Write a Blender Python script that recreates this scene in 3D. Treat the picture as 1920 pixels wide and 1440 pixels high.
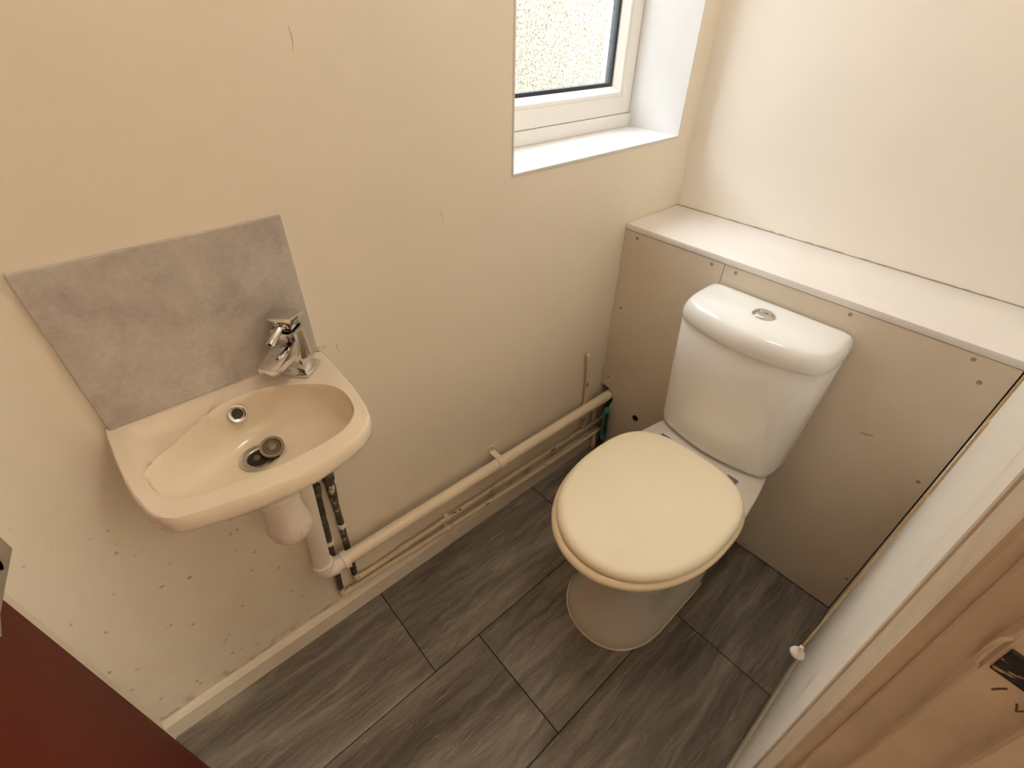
import bpy, bmesh, math, random
from mathutils import Vector, Matrix
from math import sin, cos, pi, radians, sqrt

random.seed(7)
for o in list(bpy.data.objects):
    bpy.data.objects.remove(o, do_unlink=True)
SC = bpy.context.scene
COL = SC.collection

# ------------------------------------------------------------------ camera
F_PX = 914.892
PITCH, ROLL, YAW = 0.903798, 0.0187853, -0.735903
CAM = Vector((-1.170744, -0.815062, 1.372393))
cam_d = bpy.data.cameras.new('camera')
cam_d.sensor_fit = 'HORIZONTAL'
cam_d.sensor_width = 36.0
cam_d.lens = F_PX / 1920.0 * 36.0
cam_d.clip_start = 0.01
cam = bpy.data.objects.new('camera', cam_d)
COL.objects.link(cam)
cam.matrix_world = Matrix.Translation(CAM) @ (Matrix.Rotation(YAW, 4, 'Z') @ Matrix.Rotation(PITCH, 4, 'X') @ Matrix.Rotation(ROLL, 4, 'Z'))
SC.camera = cam

# ------------------------------------------------------------------ world, lights, exposure
SKY_STRENGTH = 6.3
SKY_COLOR = (0.84, 0.97, 1.17, 1)
HALL_FILL_POWER = 33.0
ROOM_FILL_POWER = 4.7
w = bpy.data.worlds.new('overcast_sky')
SC.world = w
w.use_nodes = True
bg = w.node_tree.nodes['Background']
bg.inputs['Color'].default_value = SKY_COLOR
bg.inputs['Strength'].default_value = SKY_STRENGTH

# window opening on the wall y = 0 (also used below)
WX0, WX1, WZ0, WZ1, WDEP = -0.4446, 0.1776, 1.0767, 2.02, 0.175
pl = bpy.data.lights.new('window_portal', 'AREA')
pl.shape = 'RECTANGLE'
pl.size, pl.size_y = WX1 - WX0, WZ1 - WZ0
pl.cycles.is_portal = True
plo = bpy.data.objects.new('window_portal', pl)
COL.objects.link(plo)
plo.location = ((WX0 + WX1) / 2, 0.235, (WZ0 + WZ1) / 2)
plo.rotation_euler = (radians(-90), 0, 0)

SC.view_settings.view_transform = 'Standard'
SC.view_settings.look = 'None'
SC.view_settings.gamma = 1.0
SC.view_settings.use_curve_mapping = False
SC.view_settings.exposure = 0.93
SC.cycles.adaptive_threshold = 0.02
SC.cycles.max_bounces = 10
SC.cycles.diffuse_bounces = 8
SC.cycles.glossy_bounces = 3
SC.cycles.transmission_bounces = 4
SC.cycles.transparent_max_bounces = 8
SC.cycles.caustics_reflective = False
SC.cycles.caustics_refractive = False

# ------------------------------------------------------------------ material helpers
class NT:
    def __init__(s, name):
        s.m = bpy.data.materials.new(name)
        s.m.use_nodes = True
        s.t = s.m.node_tree
        s.b = s.t.nodes['Principled BSDF']
        s.out = s.t.nodes['Material Output']
    def n(s, typ, **kw):
        nd = s.t.nodes.new(typ)
        for k, v in kw.items():
            setattr(nd, k, v)
        return nd
    def l(s, a, b):
        s.t.links.new(a, b)
    def coord(s, kind='Object'):
        return s.n('ShaderNodeTexCoord').outputs[kind]
    def mapping(s, vec, scale=(1, 1, 1), loc=(0, 0, 0), rot=(0, 0, 0)):
        m = s.n('ShaderNodeMapping')
        m.inputs['Scale'].default_value = scale
        m.inputs['Location'].default_value = loc
        m.inputs['Rotation'].default_value = rot
        s.l(vec, m.inputs['Vector'])
        return m.outputs['Vector']
    def noise(s, vec, scale, detail=3, rough=0.5, dist=0.0):
        n = s.n('ShaderNodeTexNoise')
        n.inputs['Scale'].default_value = scale
        n.inputs['Detail'].default_value = detail
        n.inputs['Roughness'].default_value = rough
        n.inputs['Distortion'].default_value = dist
        if vec is not None:
            s.l(vec, n.inputs['Vector'])
        return n.outputs['Fac']
    def ramp(s, fac, stops):
        r = s.n('ShaderNodeValToRGB')
        el = r.color_ramp.elements
        while len(el) < len(stops):
            el.new(0.5)
        for e, (p, c) in zip(el, stops):
            e.position = p
            e.color = (c, c, c, 1) if isinstance(c, (int, float)) else (*c, 1)
        s.l(fac, r.inputs['Fac'])
        return r.outputs['Color']
    def mix(s, fac, a, b, blend='MIX'):
        m = s.n('ShaderNodeMix', data_type='RGBA', blend_type=blend)
        for sock, v in ((m.inputs[0], fac), (m.inputs[6], a), (m.inputs[7], b)):
            if isinstance(v, (int, float)):
                sock.default_value = v
            elif isinstance(v, tuple):
                sock.default_value = (*v, 1)
            else:
                s.l(v, sock)
        return m.outputs[2]
    def math(s, op, a, b=None, clamp=False):
        m = s.n('ShaderNodeMath', operation=op, use_clamp=clamp)
        for i, v in enumerate((a, b)):
            if v is None:
                continue
            if isinstance(v, (int, float)):
                m.inputs[i].default_value = v
            else:
                s.l(v, m.inputs[i])
        return m.outputs[0]
    def maprange(s, v, a, b, c=0.0, d=1.0):
        m = s.n('ShaderNodeMapRange', interpolation_type='SMOOTHSTEP')
        s.l(v, m.inputs['Value'])
        for k, x in zip(('From Min', 'From Max', 'To Min', 'To Max'), (a, b, c, d)):
            m.inputs[k].default_value = x
        return m.outputs['Result']
    def sep(s, vec):
        x = s.n('ShaderNodeSeparateXYZ')
        s.l(vec, x.inputs[0])
        return x.outputs
    def base(s, c):
        if isinstance(c, tuple):
            s.b.inputs['Base Color'].default_value = (*c, 1)
        else:
            s.l(c, s.b.inputs['Base Color'])
    def bump(s, h, strength=0.2, dist=0.002):
        b = s.n('ShaderNodeBump')
        b.inputs['Strength'].default_value = strength
        b.inputs['Distance'].default_value = dist
        s.l(h, b.inputs['Height'])
        s.l(b.outputs['Normal'], s.b.inputs['Normal'])
    def set(s, rough=0.5, metal=0.0, spec=0.5, coat=0.0):
        s.b.inputs['Roughness'].default_value = rough
        s.b.inputs['Metallic'].default_value = metal
        s.b.inputs['Specular IOR Level'].default_value = spec
        s.b.inputs['Coat Weight'].default_value = coat
        s.b.inputs['Coat Roughness'].default_value = 0.08
        return s

def simple(name, col, rough=0.5, metal=0.0, spec=0.5, coat=0.0, var=0.06, vscale=9.0, bump=0.0, bscale=120.0):
    t = NT(name).set(rough, metal, spec, coat)
    co = t.coord()
    n = t.noise(co, vscale, 4, 0.6)
    k = t.ramp(n, [(0.3, 1.0 - var), (0.7, 1.0)])
    t.base(t.mix(1.0, col, k, 'MULTIPLY'))
    if bump > 0:
        t.bump(t.noise(co, bscale, 3), bump, 0.001)
    return t.m

CREAM = (0.84, 0.775, 0.665)
def wall_paint(name, col, dirt=False):
    t = NT(name).set(0.62, spec=0.3)
    co = t.coord()
    big = t.ramp(t.noise(co, 1.6, 4, 0.6), [(0.3, 0.94), (0.7, 1.0)])
    c = t.mix(1.0, col, big, 'MULTIPLY')
    # faint rubbed marks
    rub = t.ramp(t.noise(t.mapping(co, (6, 6, 22), rot=(0, 0.5, 0)), 1.0, 5, 0.7), [(0.66, 0.0), (0.8, 1.0)])
    c = t.mix(t.math('MULTIPLY', rub, 0.12), c, (0.45, 0.34, 0.22))
    if dirt:
        xyz = t.sep(co)
        # splashed specks on the lower wall below and left of the basin
        zone = t.math('MULTIPLY', t.maprange(xyz[2], 0.82, 0.55), t.maprange(xyz[0], -1.0, -1.2))
        v = t.n('ShaderNodeTexVoronoi', feature='F1')
        v.inputs['Scale'].default_value = 42.0
        v.inputs['Randomness'].default_value = 1.0
        warp = t.n('ShaderNodeVectorMath', operation='ADD')
        nz = t.n('ShaderNodeTexNoise'); nz.inputs['Scale'].default_value = 130
        t.l(co, nz.inputs['Vector'])
        sc = t.n('ShaderNodeVectorMath', operation='SCALE'); sc.inputs['Scale'].default_value = 0.010
        t.l(nz.outputs['Color'], sc.inputs[0])
        t.l(co, warp.inputs[0]); t.l(sc.outputs[0], warp.inputs[1])
        t.l(warp.outputs[0], v.inputs['Vector'])
        spots = t.ramp(v.outputs['Distance'], [(0.10, 1.0), (0.22, 0.0)])
        pick = t.ramp(t.noise(co, 24, 2), [(0.50, 0.0), (0.57, 1.0)])
        m = t.math('MULTIPLY', t.math('MULTIPLY', spots, pick), zone)
        c = t.mix(t.math('MULTIPLY', m, 0.6), c, (0.20, 0.13, 0.07))
        # soft grubby film low down
        film = t.math('MULTIPLY', t.ramp(t.noise(co, 5, 5, 0.7), [(0.45, 0.0), (0.75, 1.0)]), t.maprange(xyz[2], 0.7, 0.1))
        c = t.mix(t.math('MULTIPLY', film, 0.22), c, (0.42, 0.32, 0.2))
        # fine rust coloured line of dirt just above the skirting
        low = t.math('MULTIPLY', t.maprange(xyz[2], 0.11, 0.072), t.ramp(t.noise(co, 24, 4), [(0.5, 0.0), (0.62, 1.0)]))
        c = t.mix(t.math('MULTIPLY', low, 0.45), c, (0.24, 0.14, 0.07))
    t.base(c)
    t.bump(t.math('ADD', t.noise(co, 230, 2), t.math('MULTIPLY', t.noise(co, 14, 3), 1.5)), 0.12, 0.0012)
    return t.m

M = {}
M['wall'] = wall_paint('cream_wall_paint', CREAM)
M['wall_dirty'] = wall_paint('cream_wall_paint_marked', CREAM, True)
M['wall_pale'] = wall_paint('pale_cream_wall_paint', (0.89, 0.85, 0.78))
M['panel'] = simple('beige_painted_board', (0.74, 0.66, 0.54), 0.5, spec=0.35, var=0.09, vscale=4, bump=0.05)
M['ledge'] = simple('white_painted_board', (0.85, 0.82, 0.80), 0.38, var=0.05, vscale=6, bump=0.04)
M['white_gloss'] = simple('white_gloss_paint', (0.84, 0.78, 0.68), 0.38, var=0.1, vscale=14, bump=0.05)
M['reveal'] = simple('white_reveal_paint', (0.71, 0.70, 0.695), 0.6, var=0.04, vscale=8, bump=0.06)
M['upvc'] = simple('white_upvc', (0.88, 0.87, 0.84), 0.3, var=0.03)
M['frame_paint'] = simple('cream_frame_paint', (0.70, 0.58, 0.44), 0.42, var=0.16, vscale=18, bump=0.08, bscale=60)
M['gasket'] = simple('dark_rubber', (0.03, 0.035, 0.045), 0.6)
M['ceramic'] = simple('white_ceramic', (0.87, 0.88, 0.88), 0.07, spec=0.55, var=0.02, coat=0.3)
M['ceramic_pan'] = simple('pan_ceramic', (0.80, 0.76, 0.68), 0.12, var=0.05, coat=0.3)
M['basin'] = simple('basin_ceramic', (0.85, 0.76, 0.63), 0.10, var=0.03, coat=0.3)
M['seat'] = simple('cream_seat_plastic', (0.93, 0.84, 0.64), 0.36, var=0.02, vscale=4, coat=0.0, spec=0.35)
M['seat_ring'] = simple('seat_ring_plastic', (0.84, 0.71, 0.49), 0.28, var=0.04)
M['chrome'] = simple('chrome', (0.78, 0.77, 0.75), 0.10, metal=1.0, var=0.08, vscale=40)
M['dull_chrome'] = simple('dull_chrome', (0.62, 0.58, 0.52), 0.25, metal=1.0, var=0.15, vscale=50)
M['hinge'] = simple('grey_hinge_metal', (0.30, 0.29, 0.27), 0.35, metal=0.9)
M['black'] = simple('dark_hole', (0.012, 0.01, 0.009), 0.6)
M['rubber'] = simple('old_plug_rubber', (0.16, 0.125, 0.09), 0.5, var=0.3, vscale=60)
M['pvc'] = simple('white_plastic_pipe', (0.86, 0.78, 0.70), 0.33, var=0.06, vscale=12)
M['pvc_cream'] = simple('cream_painted_pipe', (0.84, 0.73, 0.57), 0.38, var=0.07, vscale=14, bump=0.04)
M['cord'] = simple('cotton_cord', (0.72, 0.55, 0.33), 0.8, var=0.2, vscale=300, bump=0.3, bscale=800)
M['knob'] = simple('white_cord_knob', (0.88, 0.82, 0.74), 0.3)
M['door_red'] = simple('dark_red_door', (0.115, 0.012, 0.006), 0.5, spec=0.22, var=0.15, vscale=3, bump=0.05, bscale=300)
M['handle'] = simple('satin_handle', (0.52, 0.47, 0.40), 0.45, metal=0.75, var=0.1, vscale=60)
M['teal'] = simple('teal_plastic', (0.07, 0.30, 0.27), 0.4)
M['screw'] = simple('painted_screw', (0.42, 0.31, 0.21), 0.5, var=0.3, vscale=200)
M['caulk'] = simple('white_sealant', (0.80, 0.70, 0.55), 0.5, var=0.15, vscale=60)
M['hall_floor'] = simple('hall_carpet', (0.20, 0.17, 0.12), 0.9, var=0.2, vscale=60)
M['plug_metal'] = simple('tarnished_plug_metal', (0.36, 0.29, 0.21), 0.35, metal=0.6, var=0.2, vscale=80)
M['grubby'] = simple('grubby_sealant', (0.50, 0.41, 0.30), 0.7, var=0.4, vscale=60)
M['stain'] = simple('brown_stain', (0.20, 0.12, 0.06), 0.7)
M['outside'] = simple('buff_render', (0.175, 0.145, 0.10), 0.9, var=0.35, vscale=0.9)
M['paving'] = simple('grey_paving', (0.34, 0.33, 0.31), 0.9, var=0.2, vscale=2)

# splashback: cloudy grey stone print
t = NT('grey_stone_tile').set(0.4, spec=0.4)
co = t.coord()
a = t.noise(co, 9, 6, 0.62, 0.4)
c = t.ramp(a, [(0.32, (0.40, 0.355, 0.33)), (0.52, (0.55, 0.51, 0.48)), (0.74, (0.65, 0.62, 0.595))])
veins = t.ramp(t.noise(t.mapping(co, (8, 8, 26)), 1.0, 6, 0.7, 1.0), [(0.62, 0.0), (0.72, 1.0)])
c = t.mix(t.math('MULTIPLY', veins, 0.22), c, (0.27, 0.23, 0.2))
fine = t.ramp(t.noise(co, 160, 3), [(0.3, 0.88), (0.7, 1.0)])
t.base(t.mix(1.0, c, fine, 'MULTIPLY'))
M['stone'] = t.m

# floor tile: grey brown with long streaks
t = NT('grey_streaked_vinyl').set(0.55, spec=0.4)
oi = t.n('ShaderNodeObjectInfo')
co = t.coord()
off = t.n('ShaderNodeVectorMath', operation='SCALE')
cmb = t.n('ShaderNodeCombineXYZ')
for i in range(3):
    t.l(oi.outputs['Random'], cmb.inputs[i])
t.l(cmb.outputs[0], off.inputs[0]); off.inputs['Scale'].default_value = 37.0
add = t.n('ShaderNodeVectorMath', operation='ADD')
t.l(co, add.inputs[0]); t.l(off.outputs[0], add.inputs[1])
v = add.outputs[0]
wob = t.math('MULTIPLY', t.math('SUBTRACT', t.noise(t.mapping(v, (7, 14, 1)), 1.0, 3, 0.6), 0.5), 0.035)
wc = t.n('ShaderNodeCombineXYZ'); t.l(wob, wc.inputs[1])
wa = t.n('ShaderNodeVectorMath', operation='ADD'); t.l(v, wa.inputs[0]); t.l(wc.outputs[0], wa.inputs[1])
v = wa.outputs[0]
a = t.math('ADD', t.math('MULTIPLY', t.noise(t.mapping(v, (2.6, 24, 1)), 1.0, 8, 0.70, 0.9), 0.62), t.math('MULTIPLY', t.noise(t.mapping(v, (1.5, 9, 1), loc=(9, 2, 0)), 1.0, 4, 0.6, 0.5), 0.38))
c = t.ramp(a, [(0.36, (0.085, 0.068, 0.056)), (0.5, (0.19, 0.165, 0.14)), (0.64, (0.35, 0.315, 0.275))])
dark = t.ramp(t.noise(t.mapping(v, (3.0, 52, 1), loc=(3, 1, 0)), 1.0, 5, 0.6, 0.9), [(0.60, 0.0), (0.72, 1.0)])
c = t.mix(t.math('MULTIPLY', dark, 0.6), c, (0.062, 0.052, 0.043))
lite = t.ramp(t.noise(t.mapping(v, (9.0, 150, 1), loc=(7, 4, 0)), 1.0, 5, 0.7, 0.8), [(0.60, 0.0), (0.67, 1.0)])
c = t.mix(t.math('MULTIPLY', lite, 0.55), c, (0.46, 0.42, 0.36))
gr = t.ramp(t.noise(v, 330, 3), [(0.3, 0.78), (0.7, 1.08)])
c = t.mix(1.0, c, gr, 'MULTIPLY')
t.base(c)
t.bump(t.math('ADD', a, t.noise(v, 330, 3)), 0.25, 0.0008)
M['tile'] = t.m
M['grout'] = simple('tile_joint', (0.035, 0.03, 0.026), 0.8)

# grimy copper supply pipes: mostly bare, or mostly painted
def grimy(name, paint_lo, paint_hi, sx, green=0.7):
    t = NT(name).set(0.55, spec=0.4)
    co = t.coord('Object')
    n = t.noise(t.mapping(co, sx), 1.0, 5, 0.65, 0.4)
    g = t.noise(co, 70, 4, 0.7)
    grime = t.mix(t.ramp(g, [(0.35, 0.0), (0.65, 1.0)]), (0.035, 0.022, 0.014), (0.12, 0.11, 0.085))
    grn = t.ramp(t.noise(co, 26, 3), [(0.56, 0.0), (0.66, 1.0)])
    grime = t.mix(t.math('MULTIPLY', grn, green), grime, (0.15, 0.17, 0.12))
    k = t.ramp(n, [(paint_lo, 0.0), (paint_hi, 1.0)])
    t.base(t.mix(k, grime, (0.74, 0.64, 0.47)))
    t.bump(t.math('ADD', n, g), 0.5, 0.002)
    return t.m
M['pipe_bare'] = grimy('corroded_copper', 0.66, 0.70, (45, 45, 30), 0.15)
M['pipe_half'] = grimy('verdigris_copper', 0.56, 0.62, (60, 60, 35))
M['pipe_paint'] = grimy('painted_copper', 0.34, 0.41, (22, 60, 60))
M['pipe_stub'] = grimy('flaking_painted_copper', 0.36, 0.42, (70, 70, 28))

# obscure glass: pebbled, mostly clear with a little scatter
t = NT('obscure_glass')
co = t.coord()
peb = t.noise(co, 210, 2, 0.5)
cl = t.noise(co, 3.2, 3, 0.5)
tr = t.n('ShaderNodeBsdfTransparent')
tl = t.n('ShaderNodeBsdfTranslucent')
gl = t.n('ShaderNodeBsdfGlossy'); gl.inputs['Roughness'].default_value = 0.15
spk = t.ramp(peb, [(0.34, (0.52, 0.47, 0.34)), (0.45, (0.97, 0.95, 0.90))])
t.l(spk, tl.inputs['Color'])
t.l(spk, tr.inputs['Color'])
m1 = t.n('ShaderNodeMixShader'); m1.inputs[0].default_value = 0.04
t.l(tr.outputs[0], m1.inputs[1]); t.l(tl.outputs[0], m1.inputs[2])
m2 = t.n('ShaderNodeMixShader'); m2.inputs[0].default_value = 0.04
t.l(m1.outputs[0], m2.inputs[1]); t.l(gl.outputs[0], m2.inputs[2])
bmp = t.n('ShaderNodeBump'); bmp.inputs['Strength'].default_value = 0.6; bmp.inputs['Distance'].default_value = 0.002
t.l(peb, bmp.inputs['Height']); t.l(bmp.outputs[0], gl.inputs['Normal'])
t.l(m2.outputs[0], t.out.inputs['Surface'])
M['glass'] = t.m

# strike recess: black paint worn through
t = NT('worn_black_recess').set(0.5)
co = t.coord()
k = t.ramp(t.noise(t.mapping(co, (40, 60, 200)), 1.0, 4, 0.6), [(0.60, 0.0), (0.66, 1.0)])
t.base(t.mix(k, (0.008, 0.007, 0.006), (0.42, 0.32, 0.22)))
M['strike'] = t.m

# ------------------------------------------------------------------ geometry helpers
WL = {}
def tag(o, label=None, cat=None, group=None, kind=None):
    for k, v in (('label', label), ('category', cat), ('group', group), ('kind', kind)):
        if v:
            o[k] = v
    return o

def link(name, verts, faces, mat, parent=None, smooth=False, center=True, mats=None, mi=None, auto=None):
    verts = [Vector(v) for v in verts]
    if center:
        lo = Vector([min(v[i] for v in verts) for i in range(3)])
        hi = Vector([max(v[i] for v in verts) for i in range(3)])
        c = (lo + hi) / 2
    else:
        c = Vector((0, 0, 0))
    me = bpy.data.meshes.new(name)
    me.from_pydata([v - c for v in verts], [], faces)
    bm = bmesh.new(); bm.from_mesh(me)
    bmesh.ops.remove_doubles(bm, verts=bm.verts, dist=1e-6)
    bmesh.ops.recalc_face_normals(bm, faces=bm.faces)
    bm.to_mesh(me); bm.free()
    me.materials.append(mat)
    if smooth:
        for p in me.polygons:
            p.use_smooth = True
        if auto:
            me.set_sharp_from_angle(angle=radians(auto))
    o = bpy.data.objects.new(name, me)
    COL.objects.link(o)
    WL[o.name] = c.copy()
    if parent is not None:
        o.parent = parent
        o.location = c - WL[parent.name]
    else:
        o.location = c
    return o

def empty(name, loc, label=None, cat=None, group=None, kind=None):
    o = bpy.data.objects.new(name, None)
    o.empty_display_size = 0.05
    COL.objects.link(o)
    o.location = loc
    WL[o.name] = Vector(loc)
    return tag(o, label, cat, group, kind)

class G:
    """collects vertices and faces of one mesh"""
    def __init__(s):
        s.v, s.f = [], []
    def add(s, v, f):
        k = len(s.v)
        s.v += [tuple(x) for x in v]
        s.f += [tuple(i + k for i in q) for q in f]
        return s
    def box(s, x0, x1, y0, y1, z0, z1, bevel=0.0):
        if bevel > 0:
            bm = bmesh.new()
            bmesh.ops.create_cube(bm, size=1)
            for q in bm.verts:
                q.co = Vector(((x0 + x1) / 2 + q.co.x * (x1 - x0), (y0 + y1) / 2 + q.co.y * (y1 - y0), (z0 + z1) / 2 + q.co.z * (z1 - z0)))
            bmesh.ops.bevel(bm, geom=bm.edges[:], offset=bevel, segments=2, affect='EDGES', profile=0.5)
            return s.bm(bm)
        v = [(x, y, z) for x in (x0, x1) for y in (y0, y1) for z in (z0, z1)]
        return s.add(v, [(0, 1, 3, 2), (4, 6, 7, 5), (0, 4, 5, 1), (2, 3, 7, 6), (0, 2, 6, 4), (1, 5, 7, 3)])
    def hexa(s, c8, bevel=0.0):
        f = [(0, 1, 2, 3), (7, 6, 5, 4), (0, 4, 5, 1), (1, 5, 6, 2), (2, 6, 7, 3), (3, 7, 4, 0)]
        if bevel > 0:
            bm = bmesh.new()
            vs = [bm.verts.new(c) for c in c8]
            for q in f:
                bm.faces.new([vs[i] for i in q])
            bmesh.ops.recalc_face_normals(bm, faces=bm.faces)
            bmesh.ops.bevel(bm, geom=bm.edges[:], offset=bevel, segments=2, affect='EDGES', profile=0.5)
            return s.bm(bm)
        return s.add(c8, f)
    def bm(s, bm):
        bm.verts.index_update()
        s.add([q.co for q in bm.verts], [[q.index for q in f.verts] for f in bm.faces])
        bm.free()
        return s
    def loft(s, rings, cap0=True, cap1=True):
        n = len(rings[0]); k = len(s.v)
        for r in rings:
            s.v += [tuple(p) for p in r]
        for i in range(len(rings) - 1):
            for j in range(n):
                a, b = k + i * n + j, k + i * n + (j + 1) % n
                s.f.append((a, b, b + n, a + n))
        if cap0:
            s.f.append(tuple(k + j for j in range(n))[::-1])
        if cap1:
            e = k + (len(rings) - 1) * n
            s.f.append(tuple(e + j for j in range(n)))
        return s
    def tube(s, pts, r, seg=16, cap=True):
        pts = [Vector(p) for p in pts]
        rr = r if isinstance(r, (list, tuple)) else [r] * len(pts)
        rings = []
        up = None
        for i, p in enumerate(pts):
            d = (pts[min(i + 1, len(pts) - 1)] - pts[max(i - 1, 0)]).normalized()
            if up is None:
                up = d.orthogonal().normalized()
            else:
                up = (up - d * up.dot(d)).normalized()
            sd = d.cross(up)
            rings.append([p + (up * cos(2 * pi * j / seg) + sd * sin(2 * pi * j / seg)) * rr[i] for j in range(seg)])
        return s.loft(rings, cap, cap)
    def lathe(s, prof, origin, axis=(0, 0, 1), seg=32, cap=True):
        ax = Vector(axis).normalized(); o = Vector(origin)
        a = ax.orthogonal().normalized(); b = ax.cross(a)
        rings = [[o + ax * h + (a * cos(2 * pi * j / seg) + b * sin(2 * pi * j / seg)) * max(r, 1e-5) for j in range(seg)] for r, h in prof]
        return s.loft(rings, cap, cap)
    def make(s, name, mat, parent=None, **kw):
        return link(name, s.v, s.f, mat, parent, **kw)

def catmull(pts, n=8, closed=False):
    P = [Vector(p) for p in pts]; out = []; m = len(P)
    for i in range(m if closed else m - 1):
        if closed:
            p0, p1, p2, p3 = P[(i - 1) % m], P[i], P[(i + 1) % m], P[(i + 2) % m]
        else:
            p0, p1, p2, p3 = P[max(i - 1, 0)], P[i], P[i + 1], P[min(i + 2, m - 1)]
        for k in range(n):
            u = k / n
            out.append(0.5 * ((2 * p1) + (p2 - p0) * u + (2 * p0 - 5 * p1 + 4 * p2 - p3) * u * u + (3 * p1 - p0 - 3 * p2 + p3) * u ** 3))
    if not closed:
        out.append(P[-1])
    return out

def arc_corner(a, c, b, r, n=6):
    """polyline a-c-b with corner c rounded by radius r"""
    a, b, c = Vector(a), Vector(b), Vector(c)
    u, v = (a - c).normalized(), (b - c).normalized()
    p0, p1 = c + u * r, c + v * r
    return [p0 * (1 - k) ** 2 + c * 2 * k * (1 - k) + p1 * k * k for k in [i / n for i in range(n + 1)]]

def ss(x):
    x = max(0.0, min(1.0, x))
    return x * x * (3 - 2 * x)

# ------------------------------------------------------------------ the room
W = 0.907          # sink wall y = 0, cord wall y = -W
XB = 0.254         # wall above the ledge
XE = -1.492        # end wall behind the open door
ZC = 2.35
g = G()
g.box(XE - 0.1, WX0, 0, 0.3, -0.02, ZC).box(WX1, XB + 0.12, 0, 0.3, -0.02, ZC).box(WX0, WX1, 0, 0.3, -0.02, WZ0).box(WX0, WX1, 0, 0.3, WZ1, ZC)
wall_left = tag(g.make('wall_left', M['wall_dirty'], center=False), 'cream painted wall with the window, wash basin and pipes', kind='structure')
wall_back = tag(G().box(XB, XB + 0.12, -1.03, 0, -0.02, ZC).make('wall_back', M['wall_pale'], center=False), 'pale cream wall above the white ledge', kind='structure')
DX0, DX1, DZ = -1.470, -0.870, 2.0     # doorway in the cord wall
g = G().box(DX1 + 0.02, XB, -1.03, -W, -0.02, ZC).box(XE - 0.1, DX0, -1.03, -W, -0.02, ZC).box(DX0, DX1 + 0.02, -1.03, -W, DZ, ZC)
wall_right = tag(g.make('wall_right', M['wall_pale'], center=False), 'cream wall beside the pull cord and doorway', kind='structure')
wall_front = tag(G().box(XE - 0.1, XE, -W, 0, -0.02, ZC).make('wall_front', M['wall'], center=False), 'cream end wall behind the open red door', kind='structure')
ceiling = tag(G().box(XE - 0.1, XB + 0.12, -1.03, 0.3, ZC, ZC + 0.05).make('ceiling', M['wall'], center=False), 'cream ceiling', kind='structure')

# hall outside the doorway: unseen shell, stretched left to keep light off the jamb
g = G().box(-4.6, -4.5, -2.3, -1.03, -0.02, ZC).box(0.1, 0.2, -2.3, -1.03, -0.02, ZC).box(-4.6, 0.2, -2.4, -2.3, -0.02, ZC)
g.box(-4.6, 0.2, -2.4, -1.03, ZC, ZC + 0.05).box(-4.6, XE - 0.1, -1.03, -0.93, -0.02, ZC)
tag(g.make('wall_hall_stretched', M['wall'], center=False), 'unseen cream hallway walls beyond the doorway, stretched to darken the jamb', kind='structure')
tag(G().box(-4.6, 0.2, -2.4, -1.03, -0.05, 0.0).make('floor_hall', M['hall_floor'], center=False), 'dark carpeted hallway floor beyond the doorway', kind='structure')

# the narrow yard outside the window: paving and a buff rendered wall
tag(G().box(-8, 8, 2.3, 2.5, -0.3, 2.45).make('wall_outside', M['outside'], center=False), 'buff rendered yard wall outside the window', kind='structure')
tag(G().box(-8, 8, 0.3, 2.3, -0.35, -0.25).make('floor_outside', M['paving'], center=False), 'grey yard paving outside the window', kind='structure')

# floor: slab and separate tiles
floor = tag(G().box(XE, XB, -1.03, 0.0, -0.05, -0.004).make('floor', M['grout'], center=False), 'grey streaked tile floor', kind='structure')
WL[floor.name] = Vector((0, 0, 0))
GAP = 0.0012
rows = [(-0.298, 0.0, -0.951), (-0.603, -0.298, -0.8085), (-0.907, -0.603, -0.347), (-1.03, -0.907, -0.66)]
for y0, y1, j in rows:
    x = j - 0.61 * 4
    while x < 0.05:
        a, b = max(x, XE), min(x + 0.61, 0.04)
        if b - a > 0.02:
            xa, xb = (a, b) if y1 > -0.9 else (max(a, DX0), min(b, DX1 + 0.01))
            if xb - xa > 0.02:
                G().box(xa + GAP, xb - GAP, y0 + GAP, y1 - GAP, -0.004, 0.0, bevel=0.0008).make('floor_tile', M['tile'], floor)
        x += 0.61

# skirtings
def sk(name, x0, x1, h, d, side):
    p = [(0, 0), (d, 0), (d, h - 0.012), (d * 0.55, h - 0.003), (d * 0.2, h), (0, h)]
    v = []
    for x in (x0, x1):
        for (dy, z) in p:
            v.append((x, -dy if side == 'left' else -W + dy, z))
    n = len(p)
    f = [tuple(range(n)), tuple(range(2 * n - 1, n - 1, -1))] + [(i, (i + 1) % n, n + (i + 1) % n, n + i) for i in range(n)]
    return link(name, v, f, M['white_gloss'])
tag(sk('baseboard_left', XE, 0.02, 0.068, 0.016, 'left'), 'narrow chipped white skirting under the pipes', kind='structure')
tag(sk('baseboard_right', -0.76, -0.24, 0.045, 0.005, 'right'), 'thin cream strip along the foot of the right wall', kind='structure')

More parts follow.
